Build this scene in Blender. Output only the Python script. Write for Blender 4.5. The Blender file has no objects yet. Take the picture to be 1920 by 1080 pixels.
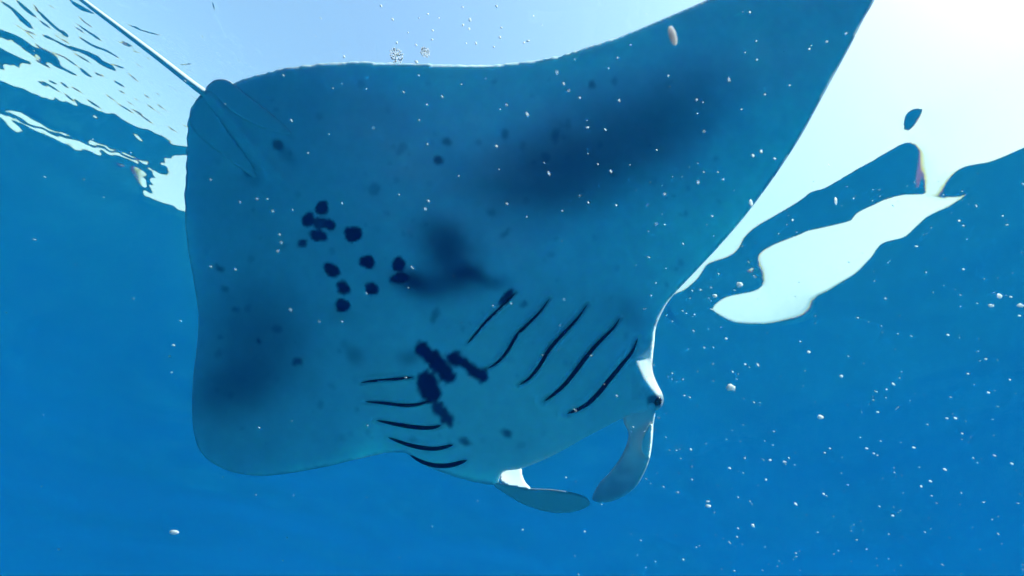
import bpy, bmesh, math, random
import numpy as np
from mathutils import Matrix, Vector
from mathutils.geometry import delaunay_2d_cdt

random.seed(7)
rng = np.random.default_rng(11)
S = bpy.context.scene
COL = S.collection
R = math.radians

# ------------------------------------------------------------------ camera
PITCH, ROLL = R(40.0), R(3.5)
FPX = 960.0                                   # focal length in photo pixels (1920 wide): 90 degrees across
fwd = np.array([0, math.cos(PITCH), math.sin(PITCH)])
r0 = np.array([1.0, 0, 0]); u0 = np.array([0, -math.sin(PITCH), math.cos(PITCH)])
CR = math.cos(ROLL) * r0 + math.sin(ROLL) * u0
CU = math.cos(ROLL) * u0 - math.sin(ROLL) * r0
cam_d = bpy.data.cameras.new('camera'); cam = bpy.data.objects.new('camera', cam_d); COL.objects.link(cam)
cam.matrix_world = Matrix(((CR[0], CU[0], -fwd[0], 0), (CR[1], CU[1], -fwd[1], 0), (CR[2], CU[2], -fwd[2], 0), (0, 0, 0, 1)))
cam_d.sensor_width = 36; cam_d.lens = 36 * FPX / 1920
cam_d.dof.use_dof = True; cam_d.dof.focus_distance = 1.95; cam_d.dof.aperture_fstop = 8.0
cam_d.clip_start = 0.05; cam_d.clip_end = 2000
S.camera = cam


def pt(px, py, Z):
    """photo pixel and distance along the lens axis -> metres (arrays welcome)"""
    px = np.asarray(px, float); py = np.asarray(py, float); Z = np.asarray(Z, float)
    x = (px - 960) / FPX * Z; y = (540 - py) / FPX * Z
    return x[..., None] * CR + y[..., None] * CU + Z[..., None] * fwd


def to_px(P):
    x = P @ CR; y = P @ CU; z = np.maximum(P @ fwd, 1e-6)
    return 960 + FPX * x / z, 540 - FPX * y / z


# ------------------------------------------------------------------ light
SUN_AIM = 0.72 * CR + 0.60 * CU + 0.35 * fwd; SUN_AIM = SUN_AIM / np.linalg.norm(SUN_AIM)
sun_el = math.asin(SUN_AIM[2]); sun_az = math.atan2(SUN_AIM[0], SUN_AIM[1])
W = bpy.data.worlds.new('World'); S.world = W; W.use_nodes = True
wn = W.node_tree.nodes; wl = W.node_tree.links
sky = wn.new('ShaderNodeTexSky'); sky.sky_type = 'NISHITA'; sky.sun_disc = False
sky.sun_elevation = sun_el; sky.sun_rotation = sun_az
sky.air_density = 1.8; sky.dust_density = 1.3; sky.ozone_density = 1.0
wl.new(sky.outputs[0], wn['Background'].inputs[0]); wn['Background'].inputs[1].default_value = 0.098
sd_ = bpy.data.lights.new('sun', 'SUN'); sd_.energy = 5.0; sd_.angle = R(0.53); sd_.color = (1.0, 0.96, 0.90)
sun = bpy.data.objects.new('sun', sd_); COL.objects.link(sun)
sun.rotation_euler = Vector(-SUN_AIM).to_track_quat('-Z', 'Y').to_euler()
S.view_settings.view_transform = 'Standard'; S.view_settings.look = 'None'
S.view_settings.gamma = 1; S.view_settings.use_curve_mapping = False
S.view_settings.exposure = 1.85
S.render.engine = 'CYCLES'
C = S.cycles
C.use_denoising = True; C.denoiser = 'OPENIMAGEDENOISE'
C.max_bounces = 8; C.diffuse_bounces = 3; C.glossy_bounces = 4; C.transmission_bounces = 4
C.volume_bounces = 4; C.transparent_max_bounces = 8
C.caustics_reflective = False; C.caustics_refractive = False
C.sample_clamp_indirect = 4.0

# ------------------------------------------------------------------ helpers
def mat(name):
    m = bpy.data.materials.new(name); m.use_nodes = True
    m.node_tree.nodes.clear()
    return m, m.node_tree.nodes, m.node_tree.links


def link(name, me, m=None, parent=None):
    o = bpy.data.objects.new(name, me); COL.objects.link(o)
    if m is not None: me.materials.append(m)
    if parent is not None: o.parent = parent
    return o


def tag(o, label=None, cat=None, group=None, kind=None):
    if label: o['label'] = label
    if cat: o['category'] = cat
    if group: o['group'] = group
    if kind: o['kind'] = kind
    return o


def mesh_from(name, V, F, smooth=True):
    """fast mesh from an (n,3) array and an (m,3|4) face array"""
    V = np.ascontiguousarray(V, np.float32); F = np.asarray(F, np.int32)
    me = bpy.data.meshes.new(name)
    k = F.shape[1]
    me.vertices.add(len(V)); me.vertices.foreach_set('co', V.ravel())
    me.loops.add(F.size); me.loops.foreach_set('vertex_index', F.ravel())
    me.polygons.add(len(F)); me.polygons.foreach_set('loop_start', np.arange(0, F.size, k, dtype=np.int32))
    me.update(calc_edges=True)
    me.polygons.foreach_set('use_smooth', np.full(len(F), smooth, bool))
    return me


def catmull(P, n=10, closed=True):
    P = np.asarray(P, float); N = len(P); out = []
    segs = N if closed else N - 1
    for i in range(segs):
        if closed:
            a, b, c, d = P[(i - 1) % N], P[i], P[(i + 1) % N], P[(i + 2) % N]
        else:
            a, b, c, d = P[max(i - 1, 0)], P[i], P[i + 1], P[min(i + 2, N - 1)]
        for t in np.linspace(0, 1, n, endpoint=False):
            out.append(0.5 * ((2 * b) + (-a + c) * t + (2 * a - 5 * b + 4 * c - d) * t * t + (-a + 3 * b - 3 * c + d) * t ** 3))
    if not closed: out.append(P[-1])
    return np.array(out)


def resample(P, step, closed=True):
    Q = np.vstack([P, P[:1]]) if closed else P
    d = np.r_[0, np.cumsum(np.linalg.norm(np.diff(Q[:, :2], axis=0), axis=1))]
    n = max(3, int(round(d[-1] / step)))
    t = np.linspace(0, d[-1], n + 1)
    if closed: t = t[:-1]
    return np.stack([np.interp(t, d, Q[:, k]) for k in range(Q.shape[1])], 1)


def seg_dist(X, Y, P, closed=True):
    """distance from points to a polyline, and the running parameter of the nearest point"""
    best = np.full(X.shape, 1e9); par = np.zeros(X.shape)
    n = len(P); m = n if closed else n - 1
    for i in range(m):
        a = P[i]; b = P[(i + 1) % n]
        dx, dy = b[0] - a[0], b[1] - a[1]; L = dx * dx + dy * dy + 1e-9
        t = np.clip(((X - a[0]) * dx + (Y - a[1]) * dy) / L, 0, 1)
        d = np.hypot(X - a[0] - t * dx, Y - a[1] - t * dy)
        k = d < best; best[k] = d[k]; par[k] = ((i + t) / m)[k]
    return best, par


def inside(X, Y, P):
    r = np.zeros(X.shape, bool); n = len(P)
    for i in range(n):
        x1, y1 = P[i][:2]; x2, y2 = P[(i + 1) % n][:2]
        if y1 == y2: continue
        c = ((y1 > Y) != (y2 > Y)) & (X < (x2 - x1) * (Y - y1) / (y2 - y1) + x1)
        r ^= c
    return r


def sdf(X, Y, P):
    d, _ = seg_dist(X, Y, P)
    return np.where(inside(X, Y, P), d, -d)


def vnoise(X, Y, seed=0):
    """smooth value noise in -1..1"""
    g = np.random.default_rng(seed).uniform(-1, 1, (256, 256))
    xi = np.floor(X).astype(int); yi = np.floor(Y).astype(int)
    fx = X - xi; fy = Y - yi
    fx = fx * fx * (3 - 2 * fx); fy = fy * fy * (3 - 2 * fy)
    xi &= 255; yi &= 255; x1 = (xi + 1) & 255; y1 = (yi + 1) & 255
    return (g[yi, xi] * (1 - fx) + g[yi, x1] * fx) * (1 - fy) + (g[y1, xi] * (1 - fx) + g[y1, x1] * fx) * fy


def sstep(x, a, b):
    t = np.clip((x - a) / (b - a), 0, 1)
    return t * t * (3 - 2 * t)


# ------------------------------------------------------------------ the sea: water, surface
H = 2.8                                        # the surface is this far above the camera
THC = math.asin(1 / 1.333)                     # beyond this angle from the zenith the surface mirrors the deep

# water body
m, n, l = mat('sea_water')
out = n.new('ShaderNodeOutputMaterial')
vs = n.new('ShaderNodeVolumeScatter'); va = n.new('ShaderNodeVolumeAbsorption'); ad = n.new('ShaderNodeAddShader')
SS = np.array([0.0003, 0.0068, 0.0205]); SA = np.array([0.095, 0.037, 0.031])
vs.inputs['Color'].default_value = (*(SS / SS.max()), 1); vs.inputs['Density'].default_value = SS.max(); vs.inputs['Anisotropy'].default_value = 0.0
k = SA.max() / 0.999
va.inputs['Color'].default_value = (*(1 - SA / k), 1); va.inputs['Density'].default_value = k
l.new(vs.outputs[0], ad.inputs[0]); l.new(va.outputs[0], ad.inputs[1]); l.new(ad.outputs[0], out.inputs['Volume'])
x, y0, y1, zb, zt = 120, -120, 120, -18.0, H + 0.35
V = [(sx, sy, sz) for sz in (zb, zt) for sy in (y0, y1) for sx in (-x, x)]
F = [(0, 2, 3, 1), (4, 5, 7, 6), (0, 1, 5, 4), (2, 6, 7, 3), (0, 4, 6, 2), (1, 3, 7, 5)]
water = link('haze', mesh_from('haze', V, F, False), m); tag(water, kind='stuff')

# pale sand floor added unseen far below, to bounce light up onto the belly
m, n, l = mat('bounce_sand')
out = n.new('ShaderNodeOutputMaterial'); bs = n.new('ShaderNodeBsdfPrincipled'); tc = n.new('ShaderNodeTexCoord')
ns = n.new('ShaderNodeTexNoise'); ns.inputs['Scale'].default_value = 0.11; ns.inputs['Detail'].default_value = 5; ns.inputs['Distortion'].default_value = 1.2
rm_ = n.new('ShaderNodeMix'); rm_.data_type = 'RGBA'; rm_.inputs['A'].default_value = (0.18, 0.20, 0.20, 1); rm_.inputs['B'].default_value = (0.72, 0.72, 0.70, 1)
l.new(tc.outputs['Object'], ns.inputs['Vector']); l.new(ns.outputs['Fac'], rm_.inputs['Factor']); l.new(rm_.outputs['Result'], bs.inputs['Base Color'])
bs.inputs['Roughness'].default_value = 0.9; l.new(bs.outputs[0], out.inputs['Surface'])
gx_, gy_ = np.meshgrid(np.linspace(-118, 118, 160), np.linspace(-118, 118, 160), indexing='ij')
gz_ = -16.0 + 0.35 * vnoise(gx_ / 9 + 60, gy_ / 9 + 60, 71) + 0.12 * vnoise(gx_ / 3 + 60, gy_ / 3 + 60, 72)
i = np.arange(159)[:, None]; j = np.arange(159)[None, :]; a = i * 160 + j
floor_ = link('bounce_floor', mesh_from('bounce_floor', np.stack([gx_, gy_, gz_], -1).reshape(-1, 3), np.stack([a, a + 160, a + 161, a + 1], -1).reshape(-1, 4)), m)
tag(floor_, kind='structure')

# surface shader: Fresnel reflection of the deep / light passing through, with the slight dispersion of water
m, n, l = mat('water_surface')
out = n.new('ShaderNodeOutputMaterial')
comb = n.new('ShaderNodeCombineColor'); inv = n.new('ShaderNodeInvert'); inv.inputs[0].default_value = 1
for i, ior in enumerate((1.325, 1.333, 1.340)):
    fr = n.new('ShaderNodeFresnel'); fr.inputs['IOR'].default_value = ior
    l.new(fr.outputs[0], comb.inputs[i])
l.new(comb.outputs[0], inv.inputs[1])
gl = n.new('ShaderNodeBsdfGlossy'); gl.inputs['Roughness'].default_value = 0.0
tr = n.new('ShaderNodeBsdfTransparent'); rf = n.new('ShaderNodeBsdfRefraction')
rf.inputs['Roughness'].default_value = 0.0; rf.inputs['IOR'].default_value = 1.333
l.new(comb.outputs[0], gl.inputs['Color']); l.new(inv.outputs[0], tr.inputs['Color']); l.new(inv.outputs[0], rf.inputs['Color'])
mx = n.new('ShaderNodeMixShader'); mx.inputs[0].default_value = 0.5
l.new(tr.outputs[0], mx.inputs[1]); l.new(rf.outputs[0], mx.inputs[2])
ad = n.new('ShaderNodeAddShader'); l.new(gl.outputs[0], ad.inputs[0]); l.new(mx.outputs[0], ad.inputs[1])
l.new(ad.outputs[0], out.inputs['Surface'])
MAT_SURF = m

# waves: polar sheet about the point above the camera.  The crests seen in the photo are given by where the
# surface tilts past the critical angle; the slopes are integrated outward into heights.
PH0 = math.atan2(fwd[0], fwd[1])
ph_f = np.arange(-77, 77, 0.14); ph_c = np.arange(77, 283, 3.0)
PHI = np.radians(np.r_[ph_f, ph_c]) + PH0
RAD = np.r_[np.linspace(0.02, 0.85, 24, endpoint=False), np.arange(0.85, 5.6, 0.0075),
            5.6 * np.exp(np.linspace(0, math.log(118 / 5.6), 70))[1:]]
PG, RG = np.meshgrid(PHI, RAD, indexing='ij')
TH = np.arctan2(RG, H)
GX = RG * np.sin(PG); GY = RG * np.cos(PG)
P3 = np.stack([GX, GY, np.full_like(GX, H)], -1)
PX, PY = to_px(P3)
PX = np.where(P3 @ fwd > 0.05, PX, 1e5)
vis = (PX > -250) & (PX < 2170) & (PY > -250) & (PY < 760)

B_LEFT = [(-400, -400), (700, -400), (700, 320), (345, 272), (318, 262), (292, 250), (262, 240), (235, 228), (212, 214), (185, 208), (160, 200),
          (132, 198), (110, 190), (85, 184), (62, 174), (40, 164), (20, 156), (0, 148), (-60, 125), (-400, 60)]
B_RIGHT = [(700, -400), (2400, -400), (2400, 90), (2050, 215), (1920, 272), (1885, 288), (1850, 302), (1815, 309), (1795, 318), (1782, 332), (1772, 350),
           (1764, 368), (1737, 368), (1734, 345), (1731, 310), (1725, 285), (1712, 270), (1696, 266), (1668, 280), (1640, 297), (1610, 314),
           (1575, 335), (1545, 352), (1520, 359), (1503, 373), (1480, 388), (1450, 406), (1420, 424), (1395, 444), (1384, 466), (1366, 480),
           (1340, 488), (1324, 495), (1318, 505), (1308, 520), (1290, 535), (1276, 543), (1240, 550), (1100, 540), (900, 480), (700, 320)]
B_BLOB = [(1332, 575), (1342, 564), (1360, 554), (1385, 548), (1410, 543), (1428, 533), (1425, 510), (1420, 490), (1424, 478), (1445, 466), (1480, 450),
          (1510, 439), (1545, 430), (1575, 423), (1598, 416), (1606, 404), (1630, 393), (1665, 377), (1700, 368), (1740, 365), (1770, 367),
          (1795, 365), (1818, 356), (1800, 372), (1775, 388), (1745, 403), (1720, 420), (1695, 442), (1655, 454), (1632, 478), (1605, 503),
          (1570, 524), (1540, 541), (1524, 548), (1520, 562), (1512, 574), (1490, 583), (1460, 590), (1430, 595), (1398, 598), (1370, 597), (1350, 588)]
B_TRI = [(268, 362), (285, 350), (282, 338), (292, 330), (286, 322), (300, 328), (318, 325), (316, 316), (300, 310), (325, 302), (400, 290), (400, 410),
         (345, 393), (330, 388), (305, 378), (285, 371)]
B_STREAK = [(-40, 195), (5, 209), (40, 211), (70, 228), (105, 246), (150, 263), (190, 273), (220, 281), (250, 296), (275, 306), (288, 307), (270, 311),
            (240, 301), (212, 291), (170, 284), (130, 273), (95, 257), (60, 240), (30, 226), (-40, 205)]
B_STREAK2 = [(8, 212), (22, 220), (40, 236), (54, 252), (40, 250), (25, 240), (14, 226), (0, 214)]
D_HOLE = [(1693, 234), (1695, 216), (1705, 205), (1717, 201), (1730, 204), (1731, 216), (1724, 230), (1713, 243), (1701, 247)]
D_BAND1 = [(-60, 25), (0, 53), (25, 66), (60, 84), (92, 100), (110, 112), (97, 122), (75, 114), (50, 98), (25, 82), (0, 70), (-60, 45)]
D_BAND2 = [(-60, 60), (0, 88), (20, 98), (45, 112), (62, 122), (45, 120), (20, 124), (-10, 128), (-60, 122)]
D_BAND3 = [(76, 64), (95, 72), (120, 84), (140, 91), (160, 97), (180, 108), (205, 121), (217, 133), (200, 128), (180, 118), (155, 103), (130, 96), (105, 84), (85, 74)]
lines = [  # dark ripple lines upper left: points, half width
    ([(58, 3), (75, 25), (95, 45), (112, 60), (127, 72)], 2.2), ([(112, 58), (128, 70)], 4), ([(0, 3), (20, 16), (40, 33), (58, 47)], 2.2),
    ([(22, 20), (45, 42), (60, 55)], 3), ([(32, 3), (48, 18), (66, 32)], 3.2), ([(70, 36), (85, 48), (97, 57)], 1.5), ([(130, 0), (150, 14), (178, 27)], 4.5),
    ([(136, 40), (160, 57), (182, 72)], 1.8), ([(146, 69), (170, 85), (200, 97), (230, 116)], 2.2), ([(140, 25), (160, 43), (178, 56)], 1.4),
    ([(206, 120), (222, 127), (235, 130)], 1.6), ([(212, 154), (224, 161), (233, 166)], 1.8), ([(148, 132), (160, 141), (172, 147)], 1.8),
    ([(90, 151), (106, 159)], 1.5), ([(172, 136), (190, 146)], 1.4), ([(228, 40), (250, 51), (275, 60), (300, 66), (325, 63)], 2.0), ([(245, 48), (262, 54)], 2.6),
    ([(335, 122), (352, 122), (366, 120)], 2.2), ([(229, 96), (250, 98), (275, 100)], 1.2), ([(95, 122), (120, 132), (145, 145)], 1.6), ([(110, 153), (128, 167)], 1.3),
    ([(65, 178), (76, 190)], 3), ([(103, 182), (112, 196)], 2), ([(140, 186), (155, 203), (166, 215)], 2), ([(160, 186), (188, 204)], 1.4), ([(122, 190), (140, 206)], 2),
    ([(398, 0), (402, 15), (404, 28)], 3.4), ([(396, 20), (402, 34)], 1.5), ([(406, 30), (415, 50), (424, 68)], 1.4), ([(408, 5), (410, 22)], 1.6),
    ([(445, 80), (450, 95), (455, 110)], 1), ([(430, 95), (445, 110), (470, 126), (490, 133)], 1.3), ([(407, 112), (425, 125)], 1.2), ([(440, 112), (460, 125)], 1.2),
    ([(388, 137), (402, 134), (416, 137)], 1.2), ([(586, 105), (600, 117)], 1.3), ([(620, 97), (645, 106)], 1.3), ([(706, 78), (708, 98), (712, 112)], 1.2),
    ([(1176, 39), (1186, 30), (1200, 18)], 2.2), ([(1210, 8), (1222, 2)], 1.6), ([(1165, 62), (1182, 52)], 1.2)]
# short random ripples follow the same set
rr = random.Random(5)
for i in range(95):
    x_ = rr.uniform(20, 360); y_ = 0.42 * x_ + rr.uniform(-60, 110) if i % 3 else rr.uniform(0, 180)
    if y_ > 0.42 * x_ + 140: continue
    L = rr.uniform(14, 46); a = R(rr.uniform(26, 40))
    lines.append(([(x_, y_), (x_ + L * math.cos(a), y_ + L * math.sin(a))], rr.uniform(0.6, 1.1)))
for i in range(26):
    x_ = rr.uniform(370, 560); y_ = rr.uniform(60, 135); L = rr.uniform(8, 24); a = R(rr.uniform(28, 60))
    lines.append(([(x_, y_), (x_ + L * math.cos(a), y_ + L * math.sin(a))], rr.uniform(0.9, 1.5)))
glints = [([(20, 77), (28, 82)], 3), ([(60, 100), (68, 106)], 3), ([(118, 211), (128, 217)], 2), ([(144, 214), (152, 219)], 1.5), ([(248, 252), (258, 258)], 2.5),
          ([(175, 217), (186, 229)], 3), ([(56, 258), (62, 263)], 1.5), ([(302, 304), (322, 304), (346, 298)], 3.2), ([(305, 300), (310, 299)], 2), ([(275, 317), (286, 322)], 2)]

vx, vy = PX[vis], PY[vis]
# ripples: stretched noise running down to the right, strongest at the left where the wind chop is
ca, sa = math.cos(R(31)), math.sin(R(31))
ul = (vx * ca + vy * sa); vt = (-vx * sa + vy * ca)
chop = 0.6 * vnoise(ul / 34, vt / 7, 1) + 0.4 * vnoise(ul / 14 + 50, vt / 4 + 20, 2)
left = sstep(vx, 520, 330)
wx = vx + left * 12 * chop * ca; wy = vy + left * 10 * chop
right_wob = 1.6 * vnoise(vx / 22, vy / 22, 3) * (1 - left)
def cut(poly, X=wx, Y=wy): return sdf(X, Y, resample(catmull(poly, 6), 9))
sd = np.maximum(cut(B_LEFT), cut(B_RIGHT, vx, vy))
sd[(vx > 500) & (vx < 950) & (vy < 420)] = 60
sd = np.maximum(sd, cut(B_BLOB, vx, vy + right_wob))
for b in (B_TRI, B_STREAK, B_STREAK2): sd = np.maximum(sd, cut(b))
for b in (D_BAND1, D_BAND2, D_BAND3): sd = np.minimum(sd, -cut(b))
sd = np.minimum(sd, -cut(D_HOLE, vx, vy))
dl, _ = seg_dist(wx, wy, np.array([(20, 214), (60, 232), (110, 255), (170, 274), (220, 286), (262, 305)]), False)
sd = np.minimum(sd, dl - 1.2)
for P, hw in lines:
    Pn = np.array(P, float); bx0, by0 = Pn.min(0) - 40; bx1, by1 = Pn.max(0) + 40
    k = (vx > bx0) & (vx < bx1) & (vy > by0) & (vy < by1)
    d, t = seg_dist(vx[k] + 2.5 * chop[k], vy[k] + 2.0 * chop[k], catmull(Pn, 5, False) if len(Pn) > 2 else Pn, False)
    sd[k] = np.minimum(sd[k], 2.2 * (d - (hw + 0.55) * (0.35 + 0.65 * np.sin(np.pi * np.clip(t, 0.02, 0.98)))))
for P, hw in glints:
    Pn = np.array(P, float)
    d, t = seg_dist(wx, wy, Pn, False)
    sd = np.maximum(sd, hw * (0.3 + 0.7 * np.sin(np.pi * np.clip(t, 0.02, 0.98))) - d)
# degrees of tilt per pixel: crisp at the left, soft around the bright neck at the right
soft = 0.9 + 1.1 * (1 - left) + 11 * np.exp(-((vx - 1742) / 34) ** 2 - ((vy - 335) / 42) ** 2) \
    + 4.5 * np.exp(-((vx - 1424) / 14) ** 2 - ((vy - 508) / 28) ** 2) + 4 * np.exp(-((vx - 1540) / 60) ** 2 - ((vy - 560) / 22) ** 2) \
    + 3.5 * np.exp(-((vx - 1722) / 14) ** 2 - ((vy - 226) / 20) ** 2) + 3 * np.exp(-((vx - 1800) / 26) ** 2 - ((vy - 365) / 16) ** 2)
tilt = np.radians(np.clip(sd / soft, -2.6, 2.6))
base = TH[vis] - THC
u = np.where(tilt > 0, np.minimum(base, -tilt), np.maximum(base, -tilt))
ALP = np.zeros_like(TH)
ALP[vis] = u - base
# least squares: heights whose slopes come as near as they can to those tilts, with crests that stay smooth sideways;
# the tilt asked for is corrected for the sideways slope that remains
nf = len(ph_f); j0 = int(np.searchsorted(RAD, 0.85)); j1 = int(np.searchsorted(RAD, 5.55))
rs = RAD[j0:j1]; th = TH[:nf, j0:j1]; want = ALP[:nf, j0:j1] + th          # angle of incidence wanted
drr = np.diff(rs)[None, :]; rm = 0.5 * (rs[1:] + rs[:-1])[None, :]; dph = R(0.14)
SDF = np.full(TH.shape, -60.0); SDF[vis] = sd; SDF = SDF[:nf, j0:j1]
need = np.where(SDF > -9, 1.0, np.where(th - THC > R(2.5), 0.05, 0.5)); need[:, -60:] = 0.05
wr_ = need[:, 1:]
wt_ = 0.035 * np.where(SDF[1:] > -3, 1.0, 0.35) * np.ones((nf - 1, 1))
h = np.zeros((nf, len(rs)))
tgt = np.tan(np.clip(ALP[:nf, j0:j1], -0.35, 0.35))
h[:, 1:] = np.cumsum(0.5 * (tgt[:, 1:] + tgt[:, :-1]) * drr, axis=1)
rt_ = (rs * dph)[None, :]
def grad_op(x):
    g = 1e-5 * x
    e = wr_ * (x[:, 1:] - x[:, :-1]) / (drr * drr)
    g[:, 1:] += e; g[:, :-1] -= e
    e = wt_ * (x[1:] - x[:-1]) / (rt_ * rt_)
    g[1:] += e; g[:-1] -= e
    return g
dia = np.full_like(h, 1e-5)
dia[:, 1:] += wr_ / drr ** 2; dia[:, :-1] += wr_ / drr ** 2; dia[1:] += wt_ / rt_ ** 2; dia[:-1] += wt_ / rt_ ** 2
for outer in range(4):
    if outer:
        t_ = np.zeros_like(h); t_[1:-1] = (h[2:] - h[:-2]) / (2 * rt_)
        t2 = np.minimum(t_ * t_, 0.6)
        s_ = tgt.copy()
        for _ in range(6): s_ = (np.cos(th) - np.cos(want) * np.sqrt(1 + s_ * s_ + t2)) / np.sin(th)
        flat = (SDF < -4) | (np.abs(want - th) < 1e-4) & (t2 < 1e-4)
        tgt = np.clip(np.where(SDF < -4, tgt, s_), -0.5, 0.35)
    f_ = np.zeros_like(h); e = wr_ * 0.5 * (tgt[:, 1:] + tgt[:, :-1]) / drr
    f_[:, 1:] += e; f_[:, :-1] -= e
    r_ = f_ - grad_op(h); z_ = r_ / dia; p_ = z_.copy(); rz = (r_ * z_).sum()
    for it in range(190):
        Ap = grad_op(p_); al = rz / (p_ * Ap).sum()
        h += al * p_; r_ -= al * Ap; z_ = r_ / dia; rz2 = (r_ * z_).sum(); p_ = z_ + rz2 / rz * p_; rz = rz2
Hh = np.zeros_like(TH)
Hh[:nf, j0:j1] = h; Hh[:nf, :j0] = h[:, :1]; Hh[:nf, j1:] = h[:, -1:]
w_ = sstep(np.abs(np.degrees(PG[:nf] - PH0)), 77, 74); Hh[:nf] *= w_
# long gentle swell beyond the near water
swell = 0.05 * np.sin(GX * 0.9 + GY * 0.5) + 0.035 * np.sin(GX * -0.6 + GY * 1.3 + 1.7) + 0.02 * np.sin(GX * 2.1 - GY * 1.7)
Hh = Hh * np.exp(-np.maximum(RG - 6, 0) / 4) + swell * sstep(RG, 6, 12) + 0.012 * vnoise(GX * 1.7 + 40, GY * 1.7 + 40, 9) * sstep(RG, 5.0, 6.5)
nP, nR = PG.shape
Vv = np.stack([GX, GY, H + Hh], -1).reshape(-1, 3)
i = np.arange(nP)[:, None]; j = np.arange(nR - 1)[None, :]
a = i * nR + j; b = ((i + 1) % nP) * nR + j
F = np.stack([a, a + 1, b + 1, b], -1).reshape(-1, 4)
surf = link('sea_surface', mesh_from('sea_surface', Vv, F[:, ::-1]), MAT_SURF); tag(surf, kind='structure')
print('surface dh', Hh.min(), Hh.max(), 'faces', len(F))

# ------------------------------------------------------------------ the manta ray
class RBF:
    """thin-plate interpolation of depth over the picture of the animal"""
    def __init__(s, pts):
        A = np.array(pts, float); s.c = A[:, :2] / 500; n = len(A)
        K = s.k(s.c[:, None] - s.c[None]) + 1e-3 * np.eye(n)
        P = np.c_[np.ones(n), s.c]
        M = np.block([[K, P], [P.T, np.zeros((3, 3))]])
        s.w = np.linalg.solve(M, np.r_[A[:, 2], 0, 0, 0])
    @staticmethod
    def k(d):
        r2 = (d ** 2).sum(-1); return 0.5 * r2 * np.log(r2 + 1e-12)
    def __call__(s, X, Y):
        X = np.asarray(X, float) / 500; Y = np.asarray(Y, float) / 500
        o = s.w[-3] + s.w[-2] * X + s.w[-1] * Y
        for (cx, cy), w in zip(s.c, s.w): 
            r2 = (X - cx) ** 2 + (Y - cy) ** 2
            o = o + w * 0.5 * r2 * np.log(r2 + 1e-12)
        return o


OUT = [(372, 182), (358, 205), (352, 235), (350, 270), (348, 330), (347, 400), (352, 460), (362, 520), (370, 570), (372, 610), (368, 660), (362, 710),
       (360, 760), (362, 800), (370, 835), (388, 860), (415, 877), (450, 888), (490, 892), (530, 889), (575, 882), (620, 873), (665, 862), (705, 853),
       (735, 848), (762, 850), (776, 860), (800, 874), (835, 888), (868, 898), (900, 906), (930, 908), (937, 896), (944, 884), (975, 879), (1010, 866),
       (1050, 847), (1090, 824), (1130, 803), (1165, 785), (1185, 777), (1200, 774), (1222, 771), (1238, 765), (1244, 752), (1242, 738), (1232, 718),
       (1224, 695), (1224, 668), (1227, 640), (1229, 618), (1236, 597), (1250, 570), (1270, 545), (1310, 503), (1350, 460), (1395, 408), (1435, 355),
       (1470, 305), (1505, 250), (1535, 195), (1565, 140), (1595, 85), (1620, 35), (1640, 0), (1655, -45), (1665, -90), (1668, -130), (1655, -160),
       (1625, -165), (1580, -145), (1520, -105), (1450, -60), (1380, -25), (1320, 2), (1250, 32), (1170, 65), (1090, 92), (1030, 108), (970, 118),
       (900, 122), (840, 121), (780, 119), (720, 117), (660, 116), (600, 119), (550, 125), (500, 136), (460, 147), (438, 156), (415, 160), (392, 166)]
depth = RBF([(380, 170, 2.05), (750, 480, 1.72), (600, 330, 1.86), (1050, 830, 1.80), (930, 900, 1.92), (1235, 750, 1.90), (1100, 650, 1.70), (1230, 600, 1.80),
             (1200, 300, 1.68), (1000, 130, 1.86), (700, 125, 1.95), (1450, 200, 1.72), (1640, 0, 1.86), (1660, -140, 1.95), (800, 860, 2.0), (760, 780, 1.88),
             (620, 600, 1.85), (560, 750, 2.1), (450, 870, 2.5), (370, 800, 2.5), (360, 600, 2.3), (350, 400, 2.2), (450, 650, 2.2), (1320, 490, 1.76), (900, 760, 1.74)])
GILLS = [([(968, 548), (940, 575), (912, 602), (895, 622), (876, 645)], 2.2),
         ([(1030, 560), (1012, 585), (985, 612), (968, 630), (950, 660), (932, 680), (914, 691)], 2.8),
         ([(1102, 570), (1080, 600), (1050, 632), (1030, 655), (1012, 685), (992, 710), (972, 722)], 3.4),
         ([(1162, 596), (1150, 615), (1120, 645), (1095, 675), (1080, 695), (1060, 720), (1040, 738), (1020, 753)], 4.0),
         ([(1196, 634), (1185, 660), (1165, 685), (1140, 715), (1120, 740), (1095, 762), (1063, 776)], 4.4),
         ([(676, 718), (700, 714), (740, 711), (775, 707)], 2.6), ([(684, 753), (720, 756), (760, 760), (785, 758), (805, 752)], 3.2),
         ([(705, 788), (740, 795), (780, 801), (810, 802), (828, 797)], 4.2), ([(727, 820), (760, 832), (790, 839), (820, 841), (850, 834)], 4.4),
         ([(768, 853), (790, 865), (815, 872), (845, 872), (876, 863)], 5.0)]
GILLC = [catmull(np.array(g, float), 6, False) for g, w in GILLS]
KEEL = catmull(np.array([(388, 176), (430, 222), (470, 270), (520, 325), (560, 368)], float), 6, False)
outline = resample(catmull(OUT, 12), 3.0)
# ragged trailing edge, as the skin frill shows
cx, cy = outline[:, 0], outline[:, 1]
nrm = np.roll(outline, -1, 0) - np.roll(outline, 1, 0); nrm = np.c_[nrm[:, 1], -nrm[:, 0]]; nrm /= np.linalg.norm(nrm, axis=1)[:, None] + 1e-9
trail = np.maximum(sstep(cy, 175, 120) * sstep(cx, 1300, 1000), sstep(cx, 372, 352) * sstep(cy, 560, 420))
outline = outline + nrm * (trail * (1.3 * vnoise(np.arange(len(cx)) * 0.37, cx * 0, 21) + 0.8 * vnoise(np.arange(len(cx)) * 0.13, cx * 0, 22)))[:, None]


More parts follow.
